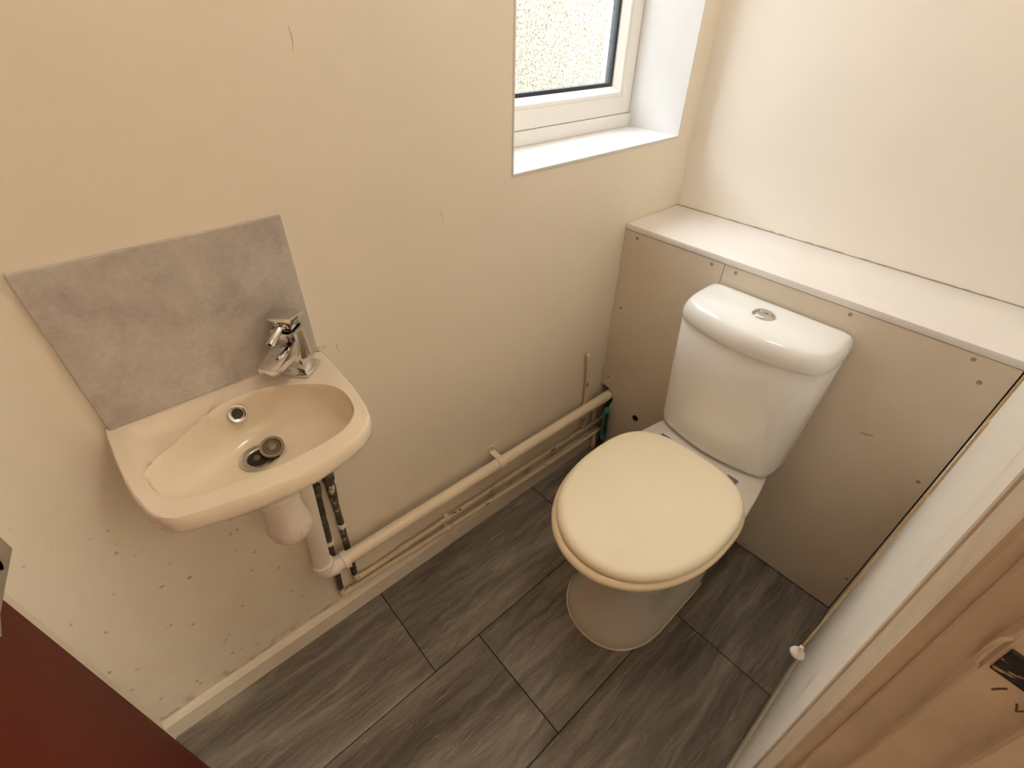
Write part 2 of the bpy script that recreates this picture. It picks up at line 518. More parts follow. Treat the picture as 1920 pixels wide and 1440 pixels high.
# ------------------------------------------------------------------ window
win = empty('window_1', ((WX0 + WX1) / 2, WDEP, WZ0), 'white framed window with obscure glass', kind='structure')
T = 0.004
g = G().box(WX1 - T, WX1, -0.0015, WDEP, WZ0, WZ1)
g.make('reveal_side', M['reveal'], win)
G().box(WX0, WX0 + T, -0.0015, WDEP, WZ0, WZ1).make('reveal_side', M['reveal'], win)
G().box(WX0 + T, WX1 - T, -0.0015, WDEP, WZ1 - T, WZ1).make('reveal_head', M['reveal'], win)
G().box(WX0, WX1, -0.002, WDEP, WZ0 - 0.002, WZ0 + 0.004, bevel=0.001).make('sill', M['reveal'], win)
YF = WDEP
def frame_rect(x0, x1, z0, z1, wd, y0, y1, bev):
    g = G()
    for (a, b, c, d) in ((x0, x0 + wd, z0, z1), (x1 - wd, x1, z0, z1), (x0 + wd, x1 - wd, z0, z0 + wd), (x0 + wd, x1 - wd, z1 - wd, z1)):
        g.box(a, b, y0, y1, c, d, bevel=bev)
    return g
G().box(WX0, WX1, YF - 0.004, YF + 0.05, WZ0 + 0.004, WZ0 + 0.038, bevel=0.0015).make('frame_trim', M['upvc'], win)
frame_rect(WX0 + 0.0, WX1 - 0.0, WZ0 + 0.039, WZ1, 0.044, YF + 0.002, YF + 0.055, 0.002).make('frame', M['upvc'], win)
fx0, fx1, fz0, fz1 = WX0 + 0.046, WX1 - 0.046, WZ0 + 0.084, WZ1 - 0.046
# glazing bead, sloped towards the glass
bead = G()
def sloped(x0, x1, z0, z1, wd):
    y0, y1 = YF + 0.004, YF + 0.022
    o = [(x0, z0), (x1, z0), (x1, z1), (x0, z1)]
    i1 = [(x0 + wd * .45, z0 + wd * .45), (x1 - wd * .45, z0 + wd * .45), (x1 - wd * .45, z1 - wd * .45), (x0 + wd * .45, z1 - wd * .45)]
    i2 = [(x0 + wd, z0 + wd), (x1 - wd, z0 + wd), (x1 - wd, z1 - wd), (x0 + wd, z1 - wd)]
    vs = [(x, y0 + 0.002, z) for x, z in o] + [(x, y0, z) for x, z in i1] + [(x, y1, z) for x, z in i2] + [(x, y1 + 0.012, z) for x, z in i2] + [(x, y1 + 0.012, z) for x, z in o]
    fs = []
    for k in range(4):
        for j in range(4):
            a, b = k * 4 + j, k * 4 + (j + 1) % 4
            fs.append((a, b, b + 4, a + 4))
    for j in range(4):
        a, b = 16 + j, 16 + (j + 1) % 4
        fs.append((a, b, (j + 1) % 4, j))
    return vs, fs
vs, fs = sloped(WX0 + 0.044, WX1 - 0.044, WZ0 + 0.083, WZ1 - 0.044, 0.024)
bead.add(vs, fs).make('glazing_bead', M['upvc'], win)
gx0, gx1, gz0, gz1 = WX0 + 0.067, WX1 - 0.067, WZ0 + 0.106, WZ1 - 0.067
frame_rect(gx0, gx1, gz0, gz1, 0.010, YF + 0.026, YF + 0.046, 0.0).make('gasket', M['gasket'], win)
G().box(gx0 + 0.004, gx1 - 0.004, YF + 0.030, YF + 0.036, gz0 + 0.004, gz1 - 0.004).make('pane', M['glass'], win, center=False)

# ------------------------------------------------------------------ boxing behind the toilet
H = 0.875
XL = 0.012
box_root = empty('pipe_boxing', (0.01, -W / 2, 0), 'beige painted boarded boxing behind the toilet cistern', 'boxing')
def board(outline, name):
    n = len(outline)
    v = [(0.0, y, z) for y, z in outline] + [(0.016, y, z) for y, z in outline]
    f = [tuple(range(n)), tuple(range(2 * n - 1, n - 1, -1))] + [(i, (i + 1) % n, n + (i + 1) % n, n + i) for i in range(n)]
    return link(name, v, f, M['panel'], box_root)
SEAM = -0.313
notch = [(-0.001, 0.857), (-0.001, 0.293), (-0.014, 0.293), (-0.034, 0.290), (-0.052, 0.282), (-0.0605, 0.268), (-0.0615, 0.250), (-0.059, 0.235), (-0.053, 0.222), (-0.050, 0.006), (SEAM + 0.0008, 0.006), (SEAM + 0.0008, 0.857)]
p1 = board(notch, 'board')
p2 = board([(SEAM - 0.0008, 0.857), (SEAM - 0.0008, 0.006), (-W + 0.003, 0.006), (-W + 0.003, 0.857)], 'board')
for y, z in [(-0.0442, 0.8418), (-0.0291, 0.6107), (-0.0275, 0.3365), (-0.3455, 0.8455), (-0.2789, 0.8455), (-0.6132, 0.8455), (-0.8344, 0.8455), (-0.8625, 0.8067), (-0.6393, 0.019), (-0.885, 0.537), (-0.895, 0.147)]:
    G().lathe([(0.0045, 0.0), (0.0045, 0.0006), (0.0030, 0.0010), (0.0012, 0.0004)], (0.0, y, z), (-1, 0, 0), 12).make('screw', M['screw'], p1 if y > SEAM else p2)
G().lathe([(0.0115, 0.0), (0.0115, 0.0006), (0.0105, 0.0008)], (0.0, -0.1652, 0.2332), (-1, 0, 0), 24).make('drilled_hole', M['black'], p1)
G().tube([(-0.0006, -0.742, 0.588), (-0.0006, -0.757, 0.590), (-0.0006, -0.768, 0.594)], [0.0006, 0.0012, 0.0008], 6).make('scuff_mark', M['screw'], p2)
g = G().box(XL - 0.014, XB, -W + 0.001, -0.001, H - 0.017, H, bevel=0.0025)
ledge = tag(g.make('ledge_board', M['ledge'], smooth=True, auto=40), 'long white ledge board on top of the boxing', 'ledge')

for a_, b_, c_ in (((-0.854, 1.3392), (-0.8525, 1.325), (-0.8546, 1.3123)), ((-0.6349, 1.0473), (-0.630, 1.036), (-0.6244, 1.0217)), ((-0.893, 0.843), (-0.896, 0.833), (-0.893, 0.822))):
    G().tube([(a_[0], -0.0001, a_[1]), (b_[0], -0.0001, b_[1]), (c_[0], -0.0001, c_[1])], [0.0002, 0.0005, 0.0002], 6).make('scratch', M['grubby'], wall_left)
cz = [(-0.001 - 0.905 * i / 60, random.random()) for i in range(61)]
G().tube([(XB - 0.0005, y, H + 0.0005 + 0.0010 * r_) for y, r_ in cz], [0.0008 + 0.0020 * r_ * (0.3 + 0.7 * ss(1 - abs(y + 0.45) / 0.5)) for y, r_ in cz], 6).make('sealant', M['grubby'], ledge, smooth=True)
# ------------------------------------------------------------------ splashback
tag(G().box(-1.267, -0.934, -0.008, -0.0002, 0.8465, 1.102, bevel=0.0008).make('splashback_tile', M['stone']), 'grey stone effect splashback tile above the wash basin', 'tile')

# ------------------------------------------------------------------ wash basin
ZB = 0.846
basin = empty('wash_basin', (-1.10, 0, 0.70), 'small white ceramic wall hung wash basin', 'basin')
BC = Vector((-1.102, -0.150))
outer_pts = [(-1.2745, -0.0005), (-1.2745, -0.03), (-1.2742, -0.06), (-1.2735, -0.095), (-1.2715, -0.135), (-1.268, -0.171), (-1.2615, -0.206), (-1.256, -0.224), (-1.247, -0.240), (-1.234, -0.2505), (-1.215, -0.2575), (-1.18, -0.267), (-1.14, -0.276), (-1.102, -0.2815), (-1.064, -0.2815), (-1.03, -0.2765), (-0.998, -0.2685), (-0.975, -0.259), (-0.958, -0.247), (-0.947, -0.231), (-0.940, -0.205), (-0.935, -0.175), (-0.931, -0.135), (-0.929, -0.095), (-0.927, -0.05), (-0.9265, -0.0005)]
inner_pts = catmull([(-1.244, -0.137), (-1.222, -0.116), (-1.197, -0.098), (-1.165, -0.077), (-1.134, -0.062), (-1.104, -0.052), (-1.072, -0.051), (-1.042, -0.058), (-1.012, -0.074), (-0.984, -0.095), (-0.964, -0.118), (-0.955, -0.140), (-0.953, -0.163), (-0.957, -0.190), (-0.967, -0.212), (-0.985, -0.229), (-1.010, -0.2395), (-1.050, -0.2445), (-1.095, -0.2445), (-1.14, -0.2400), (-1.18, -0.2330), (-1.212, -0.223), (-1.232, -0.207), (-1.242, -0.182), (-1.2455, -0.158)], 6, True)
def ray_poly(poly, c, ang):
    d = Vector((cos(ang), sin(ang)))
    best = None
    n = len(poly)
    for i in range(n):
        a = Vector(poly[i][:2]) - c
        b = Vector(poly[(i + 1) % n][:2]) - c
        e = b - a
        den = d.x * e.y - d.y * e.x
        if abs(den) < 1e-12:
            continue
        t_ = (a.x * e.y - a.y * e.x) / den
        s_ = (a.x * d.y - a.y * d.x) / den
        if t_ > 0 and -1e-6 <= s_ <= 1 + 1e-6:
            best = t_ if best is None else max(best, t_)
    return c + d * (best or 0.01)
NA = 168
angs = [2 * pi * i / NA for i in range(NA)]
for cx_, cy_ in ((-1.2745, -0.0005), (-0.9265, -0.0005)):
    a_ = math.atan2(cy_ - BC.y, cx_ - BC.x) % (2 * pi)
    k_ = min(range(NA), key=lambda i: abs(angs[i] - a_))
    angs[k_] = a_
OUT = [ray_poly(outer_pts, BC, a_) for a_ in angs]
INN = [ray_poly(inner_pts, BC, a_) for a_ in angs]
DR = Vector((-1.1057, -0.119)); DZB = 0.765
def tray(x, y):
    d1 = x + 1.2475
    d2 = (x + 1.243) * -0.554 + (y + 0.137) * 0.831
    d3 = -0.012 - y
    fade = ss((-1.108 - x) / 0.06)
    ridge = 0.0030 * math.exp(-((d2 - 0.001) / 0.0075) ** 2) * fade * ss((x + 1.250) / 0.03)
    return 0.0140 * ss(d1 / 0.020) * ss((d2 - 0.004) / 0.016) * ss(d3 / 0.035) * fade - ridge
rings = []
# underside up to the rim
for sc, z in ((0.16, 0.715), (0.30, 0.717), (0.50, 0.735), (0.70, 0.768), (0.86, 0.797), (0.955, 0.812)):
    rings.append([((BC.x + (p.x - BC.x) * sc), (min(-0.0005, (BC.y + 0.02) + (p.y - BC.y - 0.02) * sc) if p.y < -0.001 else -0.0005), z) for p in OUT])
for off, z in ((0.9935, 0.8165), (1.0, 0.824), (0.999, 0.834), (0.992, 0.8425), (0.978, 0.8458)):
    rings.append([(BC.x + (p.x - BC.x) * off, (BC.y + (p.y - BC.y) * off) if p.y < -0.001 else -0.0005, z) for p in OUT])
for k in (0.1, 0.2, 0.3, 0.4, 0.5, 0.6, 0.7, 0.79, 0.86, 0.92, 0.96, 0.985):
    r_ = []
    for p, q in zip(OUT, INN):
        pp = BC + (p - BC) * 0.978
        m_ = pp.lerp(q, k)
        r_.append((m_.x, m_.y, ZB - tray(m_.x, m_.y)))
    rings.append(r_)
# rounded lip then the bowl
rings.append([(q.x, q.y, ZB - 0.0008 - min(0.0, tray(q.x, q.y)) * 0.9) for q in INN])
for k in range(1, 15):
    a_ = k / 14 * pi / 2
    s_ = (1 - cos(a_)) ** 1.45
    dz = (sin(a_)) ** 0.92
    r_ = []
    for q, an in zip(INN, angs):
        tgt = DR + Vector((cos(an), sin(an))) * 0.031
        m_ = q.lerp(tgt, s_)
        r_.append((m_.x, m_.y, ZB - 0.0012 - (ZB - 0.0012 - DZB) * dz))
    rings.append(r_)
G().loft(rings, True, True).make('bowl', M['basin'], basin, smooth=True, auto=50)
# waste fitting
drain = G().lathe([(0.0325, -0.001), (0.0325, 0.0012), (0.030, 0.0024), (0.021, 0.0010), (0.0195, -0.0005), (0.0195, -0.0009)], (DR.x, DR.y, DZB), (0, 0, 1), 40).make('drain', M['dull_chrome'], basin, smooth=True, auto=45)
G().lathe([(0.0196, 0.0003), (0.0192, 0.0009), (0.001, 0.0009)], (DR.x, DR.y, DZB), (0, 0, 1), 32).make('drain_hole', M['black'], drain)
G().lathe([(0.0055, 0.0), (0.006, 0.003), (0.004, 0.0055)], (DR.x - 0.004, DR.y - 0.001, DZB + 0.0005), (0, 0, 1), 16).make('drain_post', M['rubber'], drain, smooth=True)
pn = Vector((-0.10, -0.42, 0.9)).normalized()
po = Vector((DR.x + 0.023, DR.y - 0.002, DZB + 0.011))
plug = G().lathe([(0.0005, -0.007), (0.0165, -0.007), (0.0185, -0.001), (0.0185, 0.0015), (0.0150, 0.0025), (0.0130, 0.0008), (0.0003, 0.0008)], po, pn, 32, False).make('plug', M['rubber'], drain, smooth=True, auto=40)
G().lathe([(0.0145, 0.0018), (0.0192, 0.0012), (0.0195, 0.0028), (0.0180, 0.0042), (0.0150, 0.0040)], po, pn, 32, False).make('plug_rim', M['plug_metal'], drain, smooth=True, auto=40)
G().lathe([(0.0068, 0.0005), (0.0062, 0.0034), (0.0040, 0.0036), (0.0026, 0.0022), (0.0003, 0.0022)], po, pn, 20, False).make('plug_hub', M['plug_metal'], drain, smooth=True, auto=40)
# overflow ring on the back wall of the bowl
on = Vector((0.02, -0.80, 0.55)).normalized()
oo = Vector((-1.1040, -0.0585, 0.8215))
ov = G().lathe([(0.0150, -0.004), (0.0156, 0.0015), (0.0140, 0.0034), (0.0105, 0.0028), (0.0080, 0.0005), (0.0076, -0.001)], oo, on, 32).make('overflow_ring', M['chrome'], basin, smooth=True, auto=50)
G().lathe([(0.0082, 0.0002), (0.0076, 0.0010), (0.0004, 0.0010)], oo, on, 24).make('overflow_hole', M['black'], ov)
# sealant blob at the right end of the tile
G().tube(catmull([(-0.934, -0.011, 0.8475), (-0.930, -0.006, 0.8480), (-0.9265, -0.0035, 0.8495), (-0.921, -0.003, 0.8485), (-0.9165, -0.002, 0.8465)], 4), [0.0022] * 17, 8).make('sealant', M['caulk'], basin, smooth=True)

# ------------------------------------------------------------------ tap
TO = Vector((-0.980, -0.041, ZB))
tu = Vector((-0.77, -0.64, 0)).normalized()
tv = Vector((tu.y, -tu.x, 0))
def TL(a, b, c):
    return TO + tu * a + tv * b + Vector((0, 0, c))
tap = empty('basin_tap', TO, 'chrome square mixer tap on the corner of the basin', 'tap')
def bulged(h, bulge, n=8):
    out = []
    cs = [(h, -h), (h, h), (-h, h), (-h, -h)]
    for i in range(4):
        a, b = cs[i], cs[(i + 1) % 4]
        for k in range(n):
            u = k / n
            x, y = a[0] + (b[0] - a[0]) * u, a[1] + (b[1] - a[1]) * u
            q = bulge * sin(pi * u)
            nx, ny = ((a[0] + b[0]) / 2, (a[1] + b[1]) / 2)
            L = sqrt(nx * nx + ny * ny)
            out.append((x + nx / L * q, y + ny / L * q))
    return out
def tring(h, b, z):
    return [TL(x, y, z) for x, y in bulged(h, b)]
G().loft([tring(0.0235, 0.003, 0.0), tring(0.0245, 0.003, 0.001), tring(0.0245, 0.003, 0.0055), tring(0.0225, 0.003, 0.0068), tring(0.0222, 0.003, 0.0078), tring(0.0200, 0.002, 0.0085)]).make('tap_base', M['chrome'], tap, smooth=True, auto=30)
def frustum(h0, z0, h1, z1, bev=0.0012, du=0.0):
    c = [TL(h0, -h0, z0), TL(h0, h0, z0), TL(-h0, h0, z0), TL(-h0, -h0, z0), TL(h1 + du, -h1, z1), TL(h1 + du, h1, z1), TL(-h1 + du, h1, z1), TL(-h1 + du, -h1, z1)]
    return G().hexa(c, bev)
bodyp = frustum(0.0190, 0.008, 0.0160, 0.083).make('tap_body', M['chrome'], tap, smooth=True, auto=30)
# dark slot in the flank of the body
G().hexa([TL(-0.006, -0.0176, 0.030), TL(-0.009, -0.0176, 0.030), TL(-0.009, -0.0192, 0.030), TL(-0.006, -0.0192, 0.030), TL(-0.004, -0.0158, 0.078), TL(-0.007, -0.0158, 0.078), TL(-0.007, -0.0171, 0.078), TL(-0.004, -0.0171, 0.078)]).make('body_groove', M['dull_chrome'], bodyp)
# spout: flat bar that narrows to the tip
hs = 0.0165
sp = G().hexa([TL(0.012, -hs, 0.042), TL(0.012, hs, 0.042), TL(0.083, hs, 0.047), TL(0.083, -hs, 0.047),
               TL(0.012, -hs, 0.072), TL(0.012, hs, 0.072), TL(0.084, hs, 0.058), TL(0.084, -hs, 0.058)], 0.0012).make('spout', M['chrome'], tap, smooth=True, auto=30)
G().lathe([(0.0085, 0.0), (0.0085, 0.007), (0.006, 0.007), (0.0055, 0.003)], TL(0.070, 0, 0.0475), (0, 0, -1), 20).make('aerator', M['dull_chrome'], sp, smooth=True, auto=40)
# handle: block with an overhanging cap, curved skirt and a stub lever
hd = frustum(0.0135, 0.086, 0.0175, 0.108, 0.001).make('handle', M['chrome'], tap, smooth=True, auto=30)
def capring(h, b, z, tilt=0.10):
    return [TL(x, y, z + tilt * x) for x, y in bulged(h, b)]
G().loft([capring(0.0195, 0.0015, 0.106), capring(0.0212, 0.0015, 0.1075), capring(0.0212, 0.0015, 0.112), capring(0.0195, 0.0015, 0.1135)]).make('handle_cap', M['chrome'], hd, smooth=True, auto=30)
sk_r = []
for k in range(7):
    b_ = -0.0205 + 0.041 * k / 6
    z_ = 0.0815 + 0.0085 * (abs(b_) / 0.0205) ** 2
    sk_r.append([TL(0.0205, b_, z_), TL(0.0205, b_, z_ + 0.0022), TL(-0.018, b_, z_ + 0.0022), TL(-0.018, b_, z_)])
G().loft(sk_r).make('handle_skirt', M['chrome'], hd, smooth=True, auto=40)
lv0, lv1 = TL(0.012, 0.002, 0.0985), TL(0.052, 0.006, 0.0840)
ld = (lv1 - lv0).normalized()
lev = G().lathe([(0.0085, 0.0), (0.0085, 0.006), (0.0066, 0.008), (0.0066, (lv1 - lv0).length - 0.001), (0.0058, (lv1 - lv0).length), (0.0040, (lv1 - lv0).length), (0.0038, (lv1 - lv0).length - 0.004)], lv0, ld, 18).make('lever', M['chrome'], hd, smooth=True, auto=40)
G().lathe([(0.0039, -0.0005), (0.0037, 0.0003), (0.0002, 0.0003)], lv1 - ld * 0.0035, ld, 14).make('lever_hole', M['black'], hd)

# ------------------------------------------------------------------ toilet
YC = -0.477
toilet = empty('toilet', (-0.35, YC, 0), 'close coupled white toilet with cream seat lid', 'toilet')
NT_ = 72
def dring(xf, xm, xb, hw, z, pf=2.0, pb=3.0, yc=YC, bw=None):
    """front half ellipse towards -x, squarer back towards +x; bw narrows the back"""
    out = []
    for i in range(NT_):
        a = 2 * pi * i / NT_
        c_, s_ = cos(a), sin(a)
        if c_ < 0:
            p_, L = pf, xm - xf
        else:
            p_, L = pb, xb - xm
        x = xm + math.copysign(abs(c_) ** (2 / p_), c_) * L
        y = math.copysign(abs(s_) ** (2 / p_), s_) * hw
        if bw is not None and x > xm:
            y *= 1 + (bw / hw - 1) * ss((x - xm) / (xb - xm))
        out.append((x, yc + y, z))
    return out
R_ = [dring(-0.586, -0.42, -0.10, 0.136, 0.0, 2.2, 5, YC - 0.006), dring(-0.588, -0.42, -0.10, 0.137, 0.006, 2.2, 5, YC - 0.006), dring(-0.586, -0.42, -0.10, 0.135, 0.03, 2.2, 5, YC - 0.005),
      dring(-0.574, -0.42, -0.10, 0.124, 0.06, 2.2, 5, YC - 0.004), dring(-0.562, -0.42, -0.10, 0.116, 0.12, 2.2, 5, YC - 0.003), dring(-0.562, -0.42, -0.10, 0.117, 0.19, 2.2, 4.5, YC - 0.002), dring(-0.578, -0.42, -0.09, 0.129, 0.255, 2.1, 4.2),
      dring(-0.606, -0.42, -0.07, 0.152, 0.315, 2.0, 4.0), dring(-0.636, -0.42, -0.04, 0.175, 0.362, 2.0, 4.0, bw=0.158), dring(-0.652, -0.42, -0.018, 0.186, 0.388, 2.0, 4.5, bw=0.160),
      dring(-0.655, -0.42, -0.012, 0.188, 0.400, 2.0, 5, bw=0.160), dring(-0.650, -0.42, -0.016, 0.183, 0.406, 2.0, 5, bw=0.157)]
pan = G().loft(R_).make('pan', M['ceramic_pan'], toilet, smooth=True, auto=60)
# worn patch of old sealant along the foot
G().tube([Vector(p) + Vector((0, 0, 0.002)) for p in dring(-0.589, -0.42, -0.098, 0.138, 0.0, 2.2, 5, YC - 0.006)][14:59], [0.0028 + 0.0012 * random.random() for _ in range(45)], 8).make('foot_sealant', M['caulk'], pan, smooth=True)
# seat ring and lid
def slab(rings_):
    return G().loft(rings_)
seat = slab([dring(-0.664, -0.405, -0.205, 0.186, 0.407, 2.05, 3.0), dring(-0.674, -0.405, -0.201, 0.195, 0.412, 2.05, 3.0), dring(-0.677, -0.405, -0.200, 0.198, 0.419, 2.05, 3.0),
             dring(-0.674, -0.405, -0.201, 0.195, 0.425, 2.05, 3.0), dring(-0.664, -0.405, -0.205, 0.186, 0.4285, 2.05, 3.0)]).make('seat', M['seat_ring'], toilet, smooth=True, auto=60)
def lr(inset, z):
    return dring(-0.662 + inset, -0.405, -0.203 - inset, 0.190 - inset, z, 2.08, 3.0)
lid = slab([lr(0.012, 0.4285), lr(0.003, 0.4295), lr(0.0, 0.434), lr(0.001, 0.440), lr(0.005, 0.4455), lr(0.011, 0.4490), lr(0.019, 0.4507), lr(0.05, 0.4515), lr(0.10, 0.452), lr(0.15, 0.4523)]).make('lid', M['seat'], toilet, smooth=True, auto=60)
for y in (-0.372, -0.574):
    G().hexa([(-0.212, y - 0.012, 0.4065), (-0.212, y + 0.012, 0.4065), (-0.176, y + 0.015, 0.4065), (-0.176, y - 0.015, 0.4065), (-0.212, y - 0.012, 0.4125), (-0.212, y + 0.012, 0.4125), (-0.176, y + 0.015, 0.4125), (-0.176, y - 0.015, 0.4125)], 0.0006).make('seat_hinge', M['hinge'], toilet)
# cistern
YT = -0.472
def cring(hw, xf, z, cor=0.10, xb=-0.006, n=18):
    """flat back at xb, bowed front reaching xf at the middle, corners set back by cor (fraction)"""
    half = []
    pts = [(xb, hw - 0.012), (xb - 0.004, hw - 0.004), (xb - 0.012, hw), (xb - 0.045, hw), (xf * 0.48, hw * 0.998), (xf * 0.62, hw * 0.985), (xf * 0.735, hw * 0.945), (xf * 0.815, hw * 0.87), (xf * 0.875, hw * 0.74), (xf * 0.945, hw * 0.48), (xf * 0.985, hw * 0.24), (xf, 0)]
    full = [(x, y) for x, y in pts] + [(x, -y) for x, y in pts[-2::-1]]
    return [(x, YT + y, z) for x, y in full]
cistern = G().loft([cring(0.150, -0.140, 0.4075), cring(0.160, -0.152, 0.411), cring(0.166, -0.160, 0.420), cring(0.168, -0.163, 0.44), cring(0.1725, -0.175, 0.60), cring(0.1765, -0.1855, 0.757), cring(0.1735, -0.182, 0.7608)]).make('cistern', M['ceramic'], toilet, smooth=True, auto=60)
def crs(k, z, base=None):
    b_ = base or cring(0.166, -0.174, 0)
    cx_ = -0.088
    return [(cx_ + (x - cx_) * k, YT + (y - YT) * k, z) for x, y, _ in b_]
clid = G().loft([cring(0.172, -0.180, 0.7610), cring(0.1785, -0.1885, 0.7622), cring(0.1795, -0.190, 0.768), cring(0.1790, -0.189, 0.782), cring(0.1755, -0.185, 0.795), cring(0.170, -0.178, 0.8040), cring(0.166, -0.174, 0.8070), crs(0.93, 0.8098), crs(0.84, 0.8122), crs(0.72, 0.8142), crs(0.56, 0.8158), crs(0.36, 0.8168), crs(0.16, 0.8172)]).make('cistern_lid', M['ceramic'], toilet, smooth=True, auto=60)
bo = Vector((-0.092, -0.4735, 0.8168))
BK = 1.2
btn = G().lathe([(0.0245, -0.002), (0.0254, 0.0015), (0.0235, 0.0040), (0.0200, 0.0032), (0.0190, 0.0010)], bo, (0, 0, 1), 40).make('flush_button', M['chrome'], toilet, smooth=True, auto=50)
# two push halves, split by a curved line
def half_button(sign):
    out = []
    if sign > 0:
        arc = [(0.0152 * cos(a), 0.0152 * sin(a)) for a in [radians(-60 + 120 * i / 16) for i in range(17)]]
        back = [(0.0152 * 0.5 - 0.0045 * sin(pi * i / 10), 0.0132 - 0.0264 * i / 10) for i in range(1, 10)]
    else:
        arc = [(0.0152 * cos(a), 0.0152 * sin(a)) for a in [radians(66 + 228 * i / 20) for i in range(21)]]
        back = [(0.0152 * 0.40 - 0.0045 * sin(pi * i / 10), -0.0139 + 0.0278 * i / 10) for i in range(1, 10)]
    o_ = arc + back
    hs_ = 0.0042 if sign > 0 else 0.0030
    mx, my = sum(p[0] for p in o_) / len(o_), sum(p[1] for p in o_) / len(o_)
    def rr(k, z):
        return [(bo.x + mx + ((x - mx) * k) * BK + mx * (BK - 1), bo.y + my * BK + (y - my) * k * BK, bo.z + z) for x, y in o_]
    return G().loft([rr(1, 0.0005), rr(1, hs_ - 0.0012), rr(0.9, hs_)])
half_button(1).make('push_half', M['chrome'], btn, smooth=True, auto=40)
half_button(-1).make('push_half', M['chrome'], btn, smooth=True, auto=40)

# ------------------------------------------------------------------ waste: bottle trap and pipe
BT = Vector((DR.x + 0.001, DR.y - 0.004, 0.0))
trap = empty('bottle_trap', (BT.x, BT.y, 0.56), 'white plastic bottle trap hanging under the basin', 'trap')
G().lathe([(0.022, 0.72), (0.022, 0.695), (0.028, 0.694), (0.028, 0.672), (0.022, 0.670), (0.022, 0.655)], (BT.x, BT.y, 0), (0, 0, 1), 32).make('inlet_nut', M['pvc'], trap, smooth=True, auto=35)
G().lathe([(0.024, 0.668), (0.033, 0.664), (0.0345, 0.656), (0.0345, 0.640), (0.0335, 0.632), (0.0385, 0.606), (0.0395, 0.600)], (BT.x, BT.y, 0), (0, 0, 1), 40).make('trap_body', M['pvc'], trap, smooth=True, auto=40)
cup = G().lathe([(0.0395, 0.5995), (0.0402, 0.596), (0.0395, 0.582), (0.036, 0.570), (0.026, 0.561), (0.010, 0.557), (0.001, 0.556)], (BT.x, BT.y, 0), (0, 0, 1), 40).make('trap_cup', M['pvc'], trap, smooth=True, auto=40)
for k in range(14):
    a = 2 * pi * k / 14
    c_, s_ = cos(a), sin(a)
    G().hexa([(BT.x + c_ * 0.039 - s_ * w_, BT.y + s_ * 0.039 + c_ * w_, z_) for w_, z_ in ((-0.0022, 0.583), (0.0022, 0.583), (0.0022, 0.595), (-0.0022, 0.595))] +
             [(BT.x + c_ * 0.0412 - s_ * w_, BT.y + s_ * 0.0412 + c_ * w_, z_) for w_, z_ in ((-0.0016, 0.584), (0.0016, 0.584), (0.0016, 0.594), (-0.0016, 0.594))]).make('grip_rib', M['pvc'], cup)
PV = Vector((-1.046, -0.050, 0.62)); PE = Vector((-1.0700, -0.044, 0.2810))
G().tube([(BT.x, BT.y, 0.646), tuple(Vector((BT.x, BT.y, 0.646)).lerp(Vector((PV.x, PV.y, 0.652)), 0.79))], 0.020, 24).make('outlet_arm', M['pvc'], trap, smooth=True, auto=40)

waste = empty('waste_pipe', (PE.x, PE.y, PE.z - 0.03), 'cream painted plastic waste pipe running along the wall into the boxing', 'pipe')
dn = (PE - PV).normalized()
G().tube([PV + Vector((0, 0, 0.03)), PE - dn * 0.030], 0.0195, 28).make('vertical_pipe', M['pvc'], waste, smooth=True, auto=40)
HP = [PE, Vector((-0.5631, -0.041, 0.2694)), Vector((-0.0105, -0.040, 0.2595)), Vector((0.06, -0.040, 0.2580))]
h0 = (HP[1] - HP[0]).normalized()
# elbow with collars
el = arc_corner(PE - dn * 0.045, PE, PE + h0 * 0.045, 0.03, 8)
elbow = G().tube([PE - dn * 0.032] + el + [PE + h0 * 0.034], 0.0225, 28).make('elbow', M['pvc'], waste, smooth=True, auto=40)
G().tube([PE - dn * 0.040, PE - dn * 0.030, PE - dn * 0.022], [0.0245, 0.0255, 0.0245], 28).make('collar', M['pvc'], elbow, smooth=True, auto=40)
G().tube([PE + h0 * 0.045, PE + h0 * 0.059], [0.0238, 0.0238], 28).make('collar', M['pvc'], elbow, smooth=True, auto=40)
G().tube([PE + h0 * 0.028, PE + h0 * 0.050], [0.0205, 0.0205], 28).make('collar', M['pvc'], elbow, smooth=True, auto=40)
hp = catmull([HP[0] + h0 * 0.03] + HP[1:], 6)
G().tube(hp, 0.0172, 28).make('horizontal_pipe', M['pvc_cream'], waste, smooth=True, auto=40)
# saddle clip on the waste pipe
cc = Vector((-0.513, -0.0408, 0.2686))
def saddle(c, r, wd, th, mat, parent, name='pipe_clip', ear=0.020):
    """strap over the front of a horizontal pipe, with an ear on the wall above"""
    prof = [(-0.0005, c.z + r + ear), (-0.0030, c.z + r + ear), (-0.0035, c.z + r + 0.003)]
    prof_in = [(-0.0005, c.z + r + ear), (-0.0005, c.z + r + ear - 0.001), (-0.0005, c.z + r + 0.001)]
    for i in range(0, 11):
        a = radians(100 + 150 * i / 10)
        prof.append((c.y + (r + th) * cos(a), c.z + (r + th) * sin(a)))
        prof_in.append((c.y + (r + 0.0002) * cos(a), c.z + (r + 0.0002) * sin(a)))
    rings_ = []
    for (yo, zo), (yi, zi) in zip(prof, prof_in):
        rings_.append([(c.x - wd, yo, zo), (c.x + wd, yo, zo), (c.x + wd, yi, zi), (c.x - wd, yi, zi)])
    return G().loft(rings_).make(name, mat, parent)
clip = saddle(cc, 0.0172, 0.0095, 0.0032, M['pvc_cream'], waste, ear=0.024)
G().lathe([(0.0035, 0), (0.0035, 0.0012), (0.001, 0.0014)], (cc.x, -0.003, cc.z + 0.034), (0, -1, 0), 12).make('clip_screw', M['screw'], clip)

